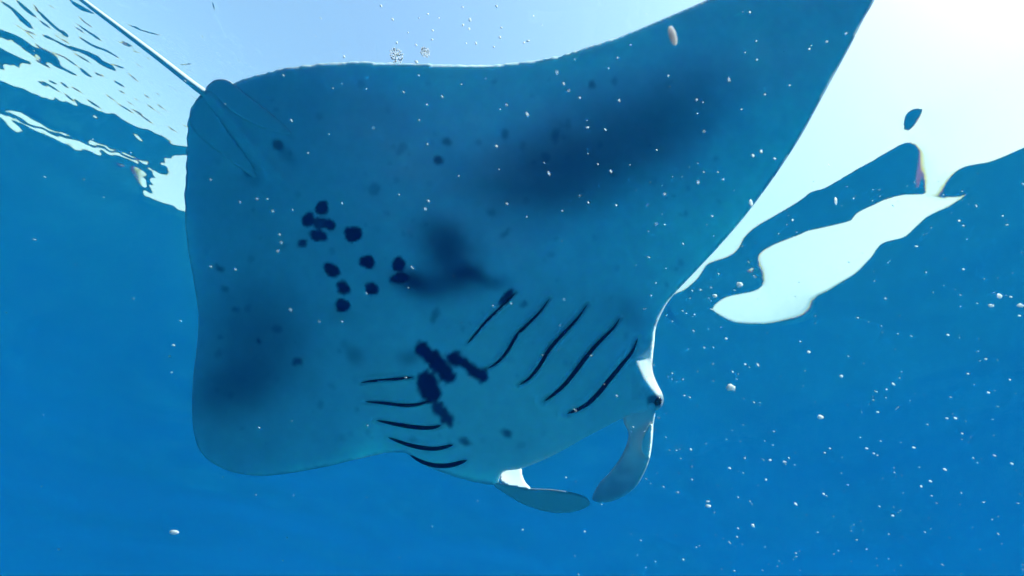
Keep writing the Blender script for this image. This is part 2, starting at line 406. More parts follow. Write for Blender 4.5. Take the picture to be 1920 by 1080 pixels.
def cheek_turn(X, Y):
    """the flat cheek beside the eye turns away to the right"""
    xl = np.interp(Y, [600, 616, 640, 656, 672, 690, 708, 728, 748, 760], [1700, 1232, 1224, 1212, 1192, 1199, 1207, 1222, 1240, 1700])
    t = np.clip(X - xl, 0, 60)
    return 2.3 * t * sstep(t, 0, 4) / FPX * 1.85


def body_front(X, Y, d):
    """depth of the belly skin; d = pixels inside the outline"""
    X = np.asarray(X, float); Y = np.asarray(Y, float)
    D = depth(X, Y)
    D = D + 0.006 * vnoise(X / 85 + 30, Y / 85 + 30, 81) + 0.0022 * vnoise(X / 26 + 30, Y / 26 + 30, 82)
    head = np.exp(-((X - 1218) / 55) ** 2 - ((Y - 702) / 62) ** 2)
    D = D + cheek_turn(X, Y)
    wr = 16 - 9 * sstep(X, 1150, 1200) * sstep(Y, 520, 570) * sstep(Y, 680, 640); c = 0.014 + 0.03 * head
    s = np.clip(d / wr, 0, 1)
    D = D + c * (1 - np.sqrt(np.clip(1 - (1 - s) ** 2, 0, 1)))
    for g, (_, w) in zip(GILLC, GILLS):
        k = (X > g[:, 0].min() - 30) & (X < g[:, 0].max() + 30) & (Y > g[:, 1].min() - 30) & (Y < g[:, 1].max() + 30)
        if not np.any(k): continue
        q, t = seg_dist(X[k], Y[k], g, False)
        # the flap on the head side stands proud of the slit
        sg = (X[k] - g[0, 0]) * (g[-1, 1] - g[0, 1]) - (Y[k] - g[0, 1]) * (g[-1, 0] - g[0, 0])
        sg = np.where(sg > 0, 1.0, 0.0) if g[0, 0] > 850 else np.where(sg < 0, 1.0, 0.0)
        D[k] -= 0.013 * np.exp(-q / 16) * sg * np.sin(np.pi * np.clip(t, 0, 1)) ** 0.5
        D[k] += 0.010 * np.exp(-(q / (w * 0.9)) ** 2) - 0.006 * np.exp(-((q - w * 2.2) / (w * 1.6)) ** 2)
    q, t = seg_dist(X, Y, KEEL, False)
    D -= 0.018 * np.exp(-(q / 10) ** 2) * np.clip(1.3 - t, 0, 1)
    return D


def lens(outline, front, back, step=7.0):
    """closed two-sided body: outline in photo pixels, depth of its near and far skin"""
    x0, y0 = outline.min(0); x1, y1 = outline.max(0)
    gx, gy = np.meshgrid(np.arange(x0, x1, step), np.arange(y0, y1, step * 0.87))
    gx = gx + (np.arange(gx.shape[0]) % 2)[:, None] * step / 2
    gx, gy = gx.ravel(), gy.ravel()
    s = sdf(gx, gy, outline); k = s > step * 0.55
    pts = np.r_[outline, np.c_[gx[k], gy[k]]]
    nb = len(outline)
    ds = np.r_[np.zeros(nb), s[k]]
    vco, _, faces, *_ = delaunay_2d_cdt([Vector(p) for p in pts], [], [list(range(nb))], 1, 1e-4)
    vco = np.array([tuple(v) for v in vco])
    if len(vco) != len(pts):
        ds = np.maximum(sdf(vco[:, 0], vco[:, 1], outline), 0); isb = ds < 1e-3; ds[isb] = 0
    else:
        vco = pts; isb = np.arange(len(pts)) < nb
    T = np.array([f for f in faces if len(f) == 3], int)
    A, B, Cc = vco[T[:, 0]], vco[T[:, 1]], vco[T[:, 2]]
    cr = (B[:, 0] - A[:, 0]) * (Cc[:, 1] - A[:, 1]) - (B[:, 1] - A[:, 1]) * (Cc[:, 0] - A[:, 0])
    T[cr > 0] = T[cr > 0][:, ::-1]                      # seen from the camera (y down) these face it
    global LDS
    zf = front(vco[:, 0], vco[:, 1], ds); zb_ = back(vco[:, 0], vco[:, 1], ds)
    n = len(vco); idx = np.arange(n); bi = np.where(isb, idx, -1)
    nbk = np.where(~isb)[0]; bi[nbk] = n + np.arange(len(nbk))
    Vn = np.r_[pt(vco[:, 0], vco[:, 1], zf), pt(vco[nbk, 0], vco[nbk, 1], np.maximum(zb_, zf + 0.002)[nbk])]
    Fn = np.r_[T, bi[T][:, ::-1]]
    LDS = np.r_[ds, ds[nbk]]
    return Vn, Fn, np.r_[vco, vco[nbk]], np.r_[np.zeros(n, bool), np.ones(len(nbk), bool)]


AX0, AX1 = np.array([400, 190.]), np.array([1070, 790.])
def body_back(X, Y, d):
    D = depth(X, Y) + cheek_turn(X, Y)
    ax = AX1 - AX0; L = np.linalg.norm(ax)
    q = np.abs((X - AX0[0]) * ax[1] - (Y - AX0[1]) * ax[0]) / L
    t = ((X - AX0[0]) * ax[0] + (Y - AX0[1]) * ax[1]) / L / L
    T = 0.022 + 0.035 * sstep(X, 900, 500) * sstep(Y, 450, 700) + 0.24 * np.exp(-(q / 150) ** 2) * sstep(t, -0.05, 0.4)
    s = np.clip(d / 110, 0, 1)
    return D + 0.014 + T * np.sqrt(np.clip(1 - (1 - s) ** 2, 0, 1))


manta = bpy.data.objects.new('manta_ray', None); COL.objects.link(manta)
manta.location = Vector(pt(760, 480, 1.85)); manta.empty_display_size = 0.3
bpy.context.view_layer.update()
tag(manta, 'large manta ray with a dark spotted belly gliding just under the sea surface', 'manta ray')
MINV = np.array(manta.location)


def part(name, V, F, m, smooth=True):
    o = link(name, mesh_from(name, np.asarray(V) - MINV, F, smooth), m, manta)
    return o


Vb, Fb, uv, isback = lens(outline, body_front, body_back, 4.2)
# pigment on the belly, with painted light and shade mixed in
SPOTS = [(603, 390, 12, 14, 0, 1), (578, 412, 12, 14, 10, 1), (600, 419, 15, 12, 0, .95), (618, 421, 11, 11, 0, 1), (596, 442, 17, 11, 12, 1), (568, 456, 8, 8, 0, .95),
         (662, 439, 18, 15, 0, 1), (689, 491, 15, 13, 20, 1), (622, 507, 17, 12, 42, 1), (644, 539, 11, 14, -25, 1), (696, 541, 14, 12, 40, 1), (642, 573, 15, 13, 30, 1),
         (748, 495, 13, 14, 0, 1), (749, 521, 19, 11, -8, 1), (950, 557, 19, 9, -48, .95), (412, 503, 8, 6, 30, .6), (422, 543, 8, 6, 25, .4), (441, 581, 7, 5, 10, .4),
         (485, 640, 3, 5, -20, .8), (520, 617, 9, 7, 0, .35), (557, 678, 8, 8, 0, .7), (412, 632, 5, 5, 0, .3), (522, 272, 11, 10, 30, .7), (466, 318, 10, 15, -30, .6),
         (822, 301, 9, 8, 0, .75), (838, 266, 10, 8, 0, .5), (752, 280, 12, 8, -40, .25), (702, 355, 12, 11, -30, .3), (947, 253, 7, 9, 0, .45), (1042, 255, 7, 14, 10, .35),
         (1066, 233, 5, 8, 0, .25), (1110, 158, 6, 8, 0, .5), (1152, 152, 5, 8, 0, .3), (1024, 295, 9, 8, 0, .3), (920, 398, 8, 6, 0, .3), (948, 437, 11, 5, -40, .35),
         (815, 592, 7, 14, 30, .5), (983, 570, 8, 6, -30, .5), (872, 828, 12, 6, 20, .75), (950, 813, 11, 7, 35, .75), (1124, 272, 6, 7, 0, .2), (880, 905, 12, 5, 0, .4), (1230, 752, 17, 13, 10, .75)]
STROKES = [((792, 654), (840, 704), 15, 1), ((849, 670), (904, 703), 13, 1), ((801, 714), (809, 738), 19, 1), ((818, 760), (841, 790), 11, .95)]
BLOTCH = [(768, 528, 36, 24, 20, .8), (828, 452, 60, 52, 40, .68), (852, 492, 52, 52, 0, .6), (874, 518, 38, 25, 10, .75), (808, 535, 64, 34, 0, .66), (918, 525, 38, 19, 15, .5),
          (665, 665, 22, 20, 30, .38), (768, 668, 22, 16, 0, .42), (535, 290, 26, 16, 40, .3), (478, 335, 22, 16, 40, .3), (640, 590, 40, 22, 0, .18),
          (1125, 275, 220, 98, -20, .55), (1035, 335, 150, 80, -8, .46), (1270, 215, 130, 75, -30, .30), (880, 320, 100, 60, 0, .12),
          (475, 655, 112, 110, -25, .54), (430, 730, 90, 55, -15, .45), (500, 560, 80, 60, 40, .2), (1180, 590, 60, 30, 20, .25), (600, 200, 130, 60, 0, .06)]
X, Y = uv[:, 0], uv[:, 1]
wob = 2.2 * vnoise(X / 9, Y / 9, 31); wob2 = 2.2 * vnoise(X / 9 + 70, Y / 9 + 30, 32)
big = 7 * vnoise(X / 40, Y / 40, 33) + 4 * vnoise(X / 15, Y / 15, 35); big2 = 7 * vnoise(X / 40 + 9, Y / 40 + 5, 34)
clean = np.ones_like(X)
def ell(X, Y, cx, cy, rx, ry, a):
    c, s_ = math.cos(R(a)), math.sin(R(a)); dx, dy = X - cx, Y - cy
    return np.hypot((dx * c + dy * s_) / rx, (-dx * s_ + dy * c) / ry)
for cx_, cy_, rx, ry, a_, st in SPOTS:
    e = ell(X + wob, Y + wob2, cx_, cy_, rx, ry, a_) + 0.10 * vnoise(X / 5.5 + cx_, Y / 5.5 + cy_, 36); w = 4.0 / min(rx, ry) if st > .9 else 7.0 / min(rx, ry)
    clean *= 1 - st * sstep(e, 1 + w * .6, 1 - w * .6)
fr_ = random.Random(12)
for i_ in range(150):                                   # faint flecks scattered over the belly
    cx_, cy_, r_ = fr_.uniform(380, 1350), fr_.uniform(140, 860), fr_.uniform(2.5, 6.5)
    k = (np.abs(X - cx_) < 20) & (np.abs(Y - cy_) < 20)
    clean[k] *= 1 - fr_.uniform(0.05, 0.20) * sstep(ell(X[k] + wob[k], Y[k] + wob2[k], cx_, cy_, r_ * 1.3, r_, fr_.uniform(0, 180)), 1.5, 0.4)
for p0, p1, r, st in STROKES:
    d, _ = seg_dist(X + wob * 1.4, Y + wob2 * 1.4, np.array([p0, p1], float), False)
    d = d + 3.0 * vnoise((X + Y) / 9, (Y - X) / 22, 61)
    clean *= 1 - st * sstep(d, r + 4.5, r - 5.5)
for cx_, cy_, rx, ry, a_, st in BLOTCH:
    e = ell(X + big, Y + big2, cx_, cy_, rx, ry, a_)
    clean *= 1 - st * np.exp(-(e / 0.92) ** 2.4)
clean *= 1 - 0.07 * (0.5 + 0.5 * vnoise(X / 70, Y / 70, 41)) - 0.05 * (0.5 + 0.5 * vnoise(X / 28, Y / 28, 43)) - 0.05 * (0.5 + 0.5 * vnoise(X / 14, Y / 14, 42))
clean *= 0.99 - 0.25 * sstep(X, 900, 420) + 0.07 * sstep(Y + 0.55 * X, 1250, 1500) + 0.07 * sstep(X, 1250, 1500)  # light and shade put in: left wing dimmed, throat and wing tip brightened
pig_shade = 1 - clean
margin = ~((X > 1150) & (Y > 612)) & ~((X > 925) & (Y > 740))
pig_shade = np.where(margin, np.maximum(pig_shade, 0.72 * (1 - sstep(LDS, 0, 9)) * (0.75 + 0.25 * vnoise(X / 25, Y / 25, 38))), pig_shade)
pig_shade = np.maximum(pig_shade, np.where((X > 1185) & (Y > 630) & (Y < 750), 0.16 + 0.14 * vnoise(X / 6, Y / 10, 51) * sstep(X, 1185, 1210), 0))
pig_shade[isback] = 1.0                                     # black back
# back paled at the cheek: shoulder patch plus sunlight painted on the head's side
cheek = np.exp(-((X - 1222) / 22) ** 2 - ((Y - 690) / 55) ** 2)
pig_shade = np.where(isback, pig_shade * (1 - cheek), pig_shade)

# skin
m, n, l = mat('manta_skin')
out = n.new('ShaderNodeOutputMaterial'); bs = n.new('ShaderNodeBsdfPrincipled')
at = n.new('ShaderNodeAttribute'); at.attribute_name = 'pigment_shade'
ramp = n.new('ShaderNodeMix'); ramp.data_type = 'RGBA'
ramp.inputs['A'].default_value = (0.84, 0.95, 0.96, 1); ramp.inputs['B'].default_value = (0.004, 0.008, 0.12, 1)  # dark tone tinted blue: water haze put into the black spots
tc = n.new('ShaderNodeTexCoord'); ns = n.new('ShaderNodeTexNoise'); ns.inputs['Scale'].default_value = 38; ns.inputs['Detail'].default_value = 6
mr = n.new('ShaderNodeMapRange'); mr.inputs['To Min'].default_value = 0.94; mr.inputs['To Max'].default_value = 1.03
mu = n.new('ShaderNodeMix'); mu.data_type = 'RGBA'; mu.blend_type = 'MULTIPLY'; mu.inputs['Factor'].default_value = 1
bp = n.new('ShaderNodeBump'); bp.inputs['Strength'].default_value = 0.12; bp.inputs['Distance'].default_value = 0.004
l.new(tc.outputs['Object'], ns.inputs['Vector']); l.new(ns.outputs['Fac'], mr.inputs['Value'])
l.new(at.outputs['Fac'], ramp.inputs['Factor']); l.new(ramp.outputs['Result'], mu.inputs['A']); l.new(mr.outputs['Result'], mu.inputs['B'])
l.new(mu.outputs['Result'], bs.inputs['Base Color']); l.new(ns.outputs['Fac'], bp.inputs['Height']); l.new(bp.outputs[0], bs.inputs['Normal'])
bs.inputs['Roughness'].default_value = 0.65; bs.inputs['Specular IOR Level'].default_value = 0.1
bs.inputs['Subsurface Weight'].default_value = 0.42; bs.inputs['Subsurface Radius'].default_value = (0.2, 0.72, 1.0); bs.inputs['Subsurface Scale'].default_value = 0.042
l.new(bs.outputs[0], out.inputs['Surface'])
SKIN = m
FINSKIN = m.copy(); FINSKIN.name = 'fin_skin'
for nd in FINSKIN.node_tree.nodes:
    if nd.type == 'BSDF_PRINCIPLED': nd.inputs['Subsurface Weight'].default_value = 0.0


def plain(name, col, rough=0.6, spec=0.1):
    m, n, l = mat(name); out = n.new('ShaderNodeOutputMaterial'); bs = n.new('ShaderNodeBsdfPrincipled')
    tc = n.new('ShaderNodeTexCoord'); ns = n.new('ShaderNodeTexNoise'); ns.inputs['Scale'].default_value = 60
    mr = n.new('ShaderNodeMapRange'); mr.inputs['To Min'].default_value = 0.8; mr.inputs['To Max'].default_value = 1.15
    mu = n.new('ShaderNodeMix'); mu.data_type = 'RGBA'; mu.blend_type = 'MULTIPLY'; mu.inputs['Factor'].default_value = 1
    mu.inputs['A'].default_value = (*col, 1)
    l.new(tc.outputs['Object'], ns.inputs['Vector']); l.new(ns.outputs['Fac'], mr.inputs['Value']); l.new(mr.outputs['Result'], mu.inputs['B'])
    l.new(mu.outputs['Result'], bs.inputs['Base Color'])
    bs.inputs['Roughness'].default_value = rough; bs.inputs['Specular IOR Level'].default_value = spec
    l.new(bs.outputs[0], out.inputs['Surface'])
    return m


def set_pig_shade(o, v):
    a = o.data.attributes.new('pigment_shade', 'FLOAT', 'POINT'); a.data.foreach_set('value', np.asarray(v, np.float32))


body = part('body', Vb, Fb, SKIN); set_pig_shade(body, pig_shade)
print('body tris', len(Fb))

SLIT = plain('gill_slit_dark', (0.003, 0.005, 0.06), 0.8, 0.02)
outl_lo = resample(outline, 9)
for g, (_, w) in zip(GILLC, GILLS):
    C2 = resample(g, 6, False); N = len(C2)
    T2 = np.gradient(C2, axis=0); T2 /= np.linalg.norm(T2, axis=1)[:, None]; N2 = np.c_[-T2[:, 1], T2[:, 0]]
    t = np.linspace(0, 1, N); ww = w * np.maximum(0.02, np.sin(np.pi * np.clip(t, 0, 1)) ** 0.45) * (0.8 + 0.35 * t)
    ring = []
    for kk in range(8):
        a_ = 2 * math.pi * kk / 8
        Q = C2 + N2 * (ww * math.cos(a_))[:, None]
        z0 = body_front(C2[:, 0], C2[:, 1], np.maximum(sdf(C2[:, 0], C2[:, 1], outl_lo), 0)) - 0.011
        ring.append(pt(Q[:, 0], Q[:, 1], z0 - 0.004 * math.sin(a_)))
    ring = np.array(ring)                                 # 8 x N x 3
    Vg = ring.transpose(1, 0, 2).reshape(-1, 3); Fg = []
    for i_ in range(N - 1):
        for kk in range(8):
            Fg.append((i_ * 8 + kk, i_ * 8 + (kk + 1) % 8, (i_ + 1) * 8 + (kk + 1) % 8, (i_ + 1) * 8 + kk))
    part('gill_slit', Vg, np.array(Fg), SLIT)


def rel(px, py, d):
    return float(body_front(np.array([px], float), np.array([py], float), np.array([d], float))[0])


def simple_lens(outl, dfn, thick, step=4, wr=10, rim=0.006):
    o = resample(catmull(outl, 8), step)
    fr = lambda X, Y, d: dfn(X, Y) + rim * (1 - np.sqrt(np.clip(1 - (1 - np.clip(d / wr, 0, 1)) ** 2, 0, 1)))
    bk = lambda X, Y, d: dfn(X, Y) + rim + thick * np.sqrt(np.clip(1 - (1 - np.clip(d / (wr * 2), 0, 1)) ** 2, 0, 1))
    return lens(o, fr, bk, step)


# cephalic fins (the two horns), each a paddle with its inner fold painted white to look sunlit
FL = [(922, 899), (945, 907), (990, 915), (1040, 918), (1080, 925), (1099, 933), (1106, 943), (1101, 950), (1085, 957), (1055, 962), (1020, 958), (980, 945), (948, 926), (926, 911)]
dl_ = RBF([(922, 900, 1.93), (945, 926, 1.97), (990, 915, 1.90), (1020, 958, 1.96), (1106, 943, 1.86), (1060, 920, 1.86)])
v1, f1, p1, b1 = simple_lens(FL, dl_, 0.02, 4, 9, 0.012)
WEB = [(937, 895), (943, 883), (975, 877), (979, 890), (985, 904), (995, 917), (970, 914), (946, 908)]
dw_ = RBF([(940, 884, 2.02), (976, 878, 2.02), (995, 917, 1.905), (946, 908, 1.915), (937, 895, 1.95)])
v2, f2, p2, b2 = simple_lens(WEB, dw_, 0.012, 4, 5, 0.002)
finl = part('cephalic_fin', np.r_[v1, v2], np.r_[f1, f2 + len(v1)], FINSKIN); set_pig_shade(finl, np.r_[np.where(b1, 0.4, 0.36), np.full(len(v2), 0.0)])
FRo = [(1168, 786), (1180, 764), (1226, 756), (1225, 800), (1223, 830), (1218, 860), (1208, 886), (1194, 910), (1170, 930), (1142, 941), (1118, 941), (1111, 932), (1124, 906), (1148, 880), (1168, 850), (1179, 815)]
dr_ = RBF([(1180, 785, 1.93), (1224, 770, 1.90), (1224, 830, 2.00), (1170, 850, 2.10), (1118, 938, 2.47), (1195, 910, 2.22), (1150, 890, 2.31)])
v1, f1, p1, b1 = simple_lens(FRo, dr_, 0.02, 4, 9, 0.02)
FOLD = [(1223, 792), (1222, 830), (1217, 862), (1212, 858), (1203, 845), (1204, 825), (1212, 808)]
df_ = lambda X, Y: dr_(X, Y) - 0.075 + 0.0035 * (X - 1203)
v2, f2, p2, b2 = simple_lens(FOLD, df_, 0.008, 3, 4, 0.002)
FINSOFT = SKIN.copy(); FINSOFT.name = 'fin_skin_soft'
for nd in FINSOFT.node_tree.nodes:
    if nd.type == 'BSDF_PRINCIPLED': nd.inputs['Subsurface Weight'].default_value = 0.2
finr = part('cephalic_fin', np.r_[v1, v2], np.r_[f1, f2 + len(v1)], FINSOFT); set_pig_shade(finr, np.r_[np.where(b1, 0.5, 0.22 + 0.25 * sstep(p1[:, 1], 800, 930) + 0.08 * vnoise(p1[:, 0] / 14, p1[:, 1] / 14, 91)), np.full(len(v2), 0.0)])  # darkens toward the tip: fading into the water painted in

# eye on the rim of the head
bm = bmesh.new(); bmesh.ops.create_uvsphere(bm, u_segments=20, v_segments=12, radius=1.0)
me = bpy.data.meshes.new('eye'); bm.to_mesh(me); bm.free()
me.polygons.foreach_set('use_smooth', np.ones(len(me.polygons), bool))
eye = link('eye', me, plain('eye_dark', (0.012, 0.012, 0.016), 0.15, 0.5), manta)
eye.location = Vector(pt(1232, 751, 1.905) - MINV); eye.scale = (0.017, 0.017, 0.019)

# tail: a whip, root buried in the body, running out of the frame
tp = np.array([(470, 262, 2.06, 7), (430, 222, 2.07, 9), (395, 184, 2.07, 9), (360, 157, 2.07, 8), (300, 110, 2.05, 7), (230, 57, 2.03, 6.2), (165, 8, 2.0, 5.5), (90, -50, 1.98, 4.6), (0, -118, 1.95, 3.6), (-120, -205, 1.93, 2.2), (-230, -280, 1.92, 0.6)])
tc_ = resample(catmull(tp, 8, False), 8, False)
Cn = pt(tc_[:, 0], tc_[:, 1], tc_[:, 2]); rad = 0.86 * tc_[:, 3] / FPX * tc_[:, 2]
Tn = np.gradient(Cn, axis=0); Tn /= np.linalg.norm(Tn, axis=1)[:, None]
A1 = np.cross(Tn, fwd); A1 /= np.linalg.norm(A1, axis=1)[:, None]; A2 = np.cross(Tn, A1)
K = 16; ang = np.linspace(0, 2 * math.pi, K, endpoint=False)
Vt = (Cn[:, None] + rad[:, None, None] * (np.cos(ang)[None, :, None] * A1[:, None] + 2.0 * np.sin(ang)[None, :, None] * A2[:, None])).reshape(-1, 3)
Ft = [(i_ * K + q, (i_ + 1) * K + q, (i_ + 1) * K + (q + 1) % K, i_ * K + (q + 1) % K) for i_ in range(len(Cn) - 1) for q in range(K)]
tail = part('tail', Vt, np.array(Ft), FINSKIN); set_pig_shade(tail, np.full(len(Vt), 0.12))

# pelvic fins either side of the tail root
for P_, dz in (([(386, 174), (396, 154), (412, 148), (430, 151), (444, 162), (490, 198), (530, 230), (548, 252), (530, 252), (480, 236), (430, 206)], 0.007),
               ([(380, 180), (362, 203), (356, 232), (380, 262), (430, 300), (480, 335), (470, 305), (430, 250), (400, 205)], 0.004)):
    pw = np.array(P_, float); far = np.linalg.norm(pw - pw[0], axis=1).max()
    fn = lambda X, Y, pw=pw, dz=dz, far=far: depth(X, Y) - dz * np.clip(1.15 - np.hypot(X - pw[0][0], Y - pw[0][1]) / far, -0.3, 1)
    v1, f1, p1, b1 = simple_lens(P_, fn, 0.014, 4, 5, 0.003)
    pf = part('pelvic_fin', v1, f1, FINSKIN); set_pig_shade(pf, np.where(b1, 1.0, 0.34))

# ------------------------------------------------------------------ drifting specks
m, n, l = mat('marine_snow')
out = n.new('ShaderNodeOutputMaterial'); df = n.new('ShaderNodeBsdfPrincipled')
df.inputs['Base Color'].default_value = (0.80, 0.95, 0.97, 1); df.inputs['Roughness'].default_value = 0.7; df.inputs['Specular IOR Level'].default_value = 0.2
df.inputs['Subsurface Weight'].default_value = 1.0; df.inputs['Subsurface Radius'].default_value = (1, 1, 1); df.inputs['Subsurface Scale'].default_value = 0.03
l.new(df.outputs[0], out.inputs[0])
SNOW = m
def flake(name, seed, sub=1, rough=0.35):
    bm = bmesh.new(); bmesh.ops.create_icosphere(bm, subdivisions=sub, radius=1.0)
    q = random.Random(seed)
    for v in bm.verts: v.co *= 1 + q.uniform(-rough, rough)
    me = bpy.data.meshes.new(name); bm.to_mesh(me); bm.free()
    me.polygons.foreach_set('use_smooth', np.ones(len(me.polygons), bool)); me.materials.append(SNOW)
    return me
FLAKES = [flake('marine_snow_speck', s) for s in range(6)]
def dim_copy(m_, name, c):
    m2 = m_.copy(); m2.name = name
    for nd in m2.node_tree.nodes:
        if nd.type == 'BSDF_PRINCIPLED': nd.inputs['Base Color'].default_value = (*c, 1)
    return m2
MOTE = dim_copy(SNOW, 'mote', (0.10, 0.24, 0.30)); DIM_SNOW = dim_copy(SNOW, 'dim_snow', (0.10, 0.27, 0.34)); WHITE = dim_copy(SNOW, 'foam_white', (0.97, 0.98, 0.98))  # mote and speck copies darkened, putting shade and water dimming into colour
DIM_FLAKES = [f.copy() for f in FLAKES]
for f in DIM_FLAKES: f.materials.clear(); f.materials.append(DIM_SNOW)
def speck(px, py, r, Z, el=1.0, ang=0.0, name='marine_snow_speck', label=None, cat='speck', group=None, me=None):
    o = bpy.data.objects.new(name, me or random.choice(FLAKES)); COL.objects.link(o)
    s_ = r / FPX * Z
    cam3 = cam.matrix_world.to_3x3()
    M_ = cam3 @ Matrix.Rotation(-ang, 3, 'Z')
    o.matrix_world = Matrix.Translation(Vector(pt(px, py, Z))) @ M_.to_4x4() @ Matrix.Diagonal((s_ * el, s_, s_, 1))
    tag(o, label, cat, group); return o

WATER_SPECKS = [(1577, 705, 3.5, 1.1, 0), (1675, 720, 2, 2.4, 35), (1775, 784, 2, 1.8, 5), (1791, 784, 2, 1.8, 12), (1556, 841, 1.7, 1.5, 10), (1546, 849, 1.7, 1.3, 0),
    (1625, 841, 1.8, 1.5, 10), (1638, 850, 1.9, 1.5, 10), (1645, 854, 1.5, 1.3, 10), (1713, 839, 2, 2, 10), (1651, 827, 1.6, 1.5, 20), (1771, 880, 2, 2.2, 25), (1744, 902, 2, 1.8, 15),
    (1897, 869, 2.1, 2, 20), (1864, 854, 1, 4.5, 20), (1295, 843, 2.4, 1.2, 20), (1444, 863, 2.2, 1.2, 0), (1471, 866, 2.3, 1.6, 0), (1479, 859, 1.7, 1.4, 60), (1327, 940, 2, 2.2, 2),
    (1412, 985, 3.2, 1.3, 50), (1544, 926, 2, 1.4, 40), (1492, 945, 2, 2, 45), (1674, 967, 1.8, 1.6, 15), (1649, 950, 1.5, 1.3, 20), (1384, 991, 1.7, 1.4, 30), (1382, 1007, 1.7, 1.3, 10),
    (1436, 899, 2.4, 1, 0), (1406, 940, 1.7, 1, 0), (1727, 912, 2, 1.3, 40), (1281, 1049, 1.9, 1, 0), (1860, 974, 1.6, 1, 0), (1853, 736, 2.4, 1.2, 0), (1804, 813, 1.8, 1.5, 5),
    (1739, 796, 1.6, 1.5, 30), (1368, 878, 1.9, 1.5, 20), (1646, 773, 1.9, 1.3, 0), (1637, 750, 1.6, 1.4, 0), (1662, 730, 1.6, 1.2, 20), (1815, 701, 1.7, 1.5, 0),
    (1361, 635, 2.4, 1.2, 0), (1516, 660, 2.9, 1.1, 0), (1397, 683, 2.1, 1.2, 10), (1421, 684, 1.7, 2.5, 60), (1777, 628, 1.8, 1.8, 20), (1848, 673, 2.1, 1.2, 0),
    (1718, 462, 1.8, 1.8, 5), (1806, 505, 1.8, 1.6, 5), (1895, 557, 1.8, 1.9, 5), (1911, 592, 1.8, 1.8, 0), (1798, 414, 2, 1.2, 0), (1486, 413, 1.8, 1.3, 80),
    (1806, 423, 1.5, 1.5, 0), (1736, 511, 1.7, 1.3, 0), (64, 449, 1.2, 4, 10), (338, 602, 1.3, 2.4, 20), (325, 647, 1.9, 2, 15), (318, 668, 2.0, 1.2, 0), (322, 698, 1.8, 1.2, 0), (84, 332, 1.4, 2.4, 25),
    (194, 370, 1.3, 1.4, 0), (110, 1030, 1.8, 1.3, 0), (250, 560, 1.1, 1.8, 20), (1061, 895, 1.8, 1.2, 0), (1128, 946, 1.7, 1.2, 0), (980, 993, 1.9, 1.2, 0), (1096, 997, 1.9, 1.2, 0),
    (550, 929, 1.3, 1, 0), (530, 1051, 1.4, 1.2, 0), (1080, 903, 1.2, 1, 0), (1260, 700, 1.6, 1.4, 10), (1283, 742, 1.5, 1.2, 0), (1302, 590, 1.5, 1.4, 40), (1248, 820, 1.4, 1.2, 0),
    (1268, 845, 1.6, 1.2, 0), (1276, 860, 1.3, 1.2, 0), (1608, 596, 1.5, 1.5, 0), (1660, 560, 1.4, 1.3, 0), (1760, 340, 1.6, 1.3, 0), (1830, 385, 1.5, 1.6, 0), (1880, 405, 1.5, 1.4, 0), (1600, 372, 1.2, 1.4, 40)]
BELLY_SPECKS = [(1517, 92, 2.5, 1.1, 0), (1586, 63, 2, 1.9, -40), (1605, 67, 1.6, 1.3, 0), (1406, 23, 1.8, 1.4, 60), (1418, 77, 1.8, 1, 0), (1419, 112, 1.7, 1.1, 0), (1452, 297, 2.8, 1.5, 20),
    (1412, 292, 2, 1.9, 70), (1427, 284, 2.6, 1.4, 80), (1367, 150, 1.5, 4, 80), (1306, 187, 1.8, 1.5, 60), (1434, 177, 2, 1.2, 0), (1356, 336, 1.8, 1.5, 50), (1309, 342, 1.5, 2.5, 80),
    (757, 173, 1.8, 2, 45), (829, 181, 1.9, 2, 45), (800, 196, 1.8, 1.6, 45), (786, 225, 1.5, 1.6, 40), (950, 197, 1.7, 2, 45), (988, 214, 2.3, 2.8, 60), (1057, 157, 1.8, 1.9, 55),
    (1066, 170, 2, 1.3, 0), (1087, 183, 2, 1.6, 40), (1161, 189, 2, 2, 80), (801, 270, 1.7, 1.7, 50), (931, 274, 2, 1.8, 30), (1029, 325, 2, 3.5, 65), (1145, 321, 1.8, 2.8, 60),
    (1020, 305, 1.4, 1.2, 0), (1246, 364, 2.3, 1.3, 40), (1103, 380, 1.8, 1.9, 50), (1155, 385, 2.6, 1.1, 0), (803, 377, 2, 1.8, 45), (797, 392, 1.9, 1.8, 45), (950, 382, 1.6, 1.8, 40),
    (987, 407, 1.7, 1.3, 0), (1054, 395, 1.6, 1.6, 20), (748, 365, 2, 1.3, 0), (641, 381, 1.9, 2, 45), (785, 141, 1.5, 2, 45), (1044, 136, 1.6, 2.8, 85), (1182, 84, 1.6, 1.2, 0), (1141, 128, 1.5, 1.4, 50),
    (1253, 142, 1.9, 1.3, 70), (1158, 108, 1.5, 1.5, 60), (481, 373, 1.6, 2, 30), (511, 396, 1.9, 2, 35), (524, 440, 2, 1.8, 40), (527, 455, 2.2, 1.8, 30), (520, 471, 2, 1.6, -20), (450, 379, 1.5, 1.9, 40),
    (395, 500, 1.8, 2.4, 25), (441, 505, 1.8, 2, 15), (544, 581, 2.4, 1.9, 50), (598, 603, 1.6, 1.6, 20), (641, 603, 1.6, 2, 20), (687, 550, 1.7, 2, 30), (773, 502, 1.6, 4, 45),
    (546, 226, 2.6, 1.9, 45), (531, 141, 1.4, 3, 40), (395, 337, 1.5, 2, 35), (1156, 742, 1.8, 1.8, 35), (958, 569, 1.6, 1.6, 30), (924, 573, 1.5, 1.7, 60), (1230, 420, 1.6, 1.3, 0),
    (1320, 246, 1.5, 1.4, 50), (1390, 205, 1.5, 1.3, 0), (1480, 160, 1.6, 1.3, 0), (1550, 78, 1.6, 2, 0), (700, 240, 1.4, 1.6, 40), (860, 330, 1.4, 1.5, 40)]
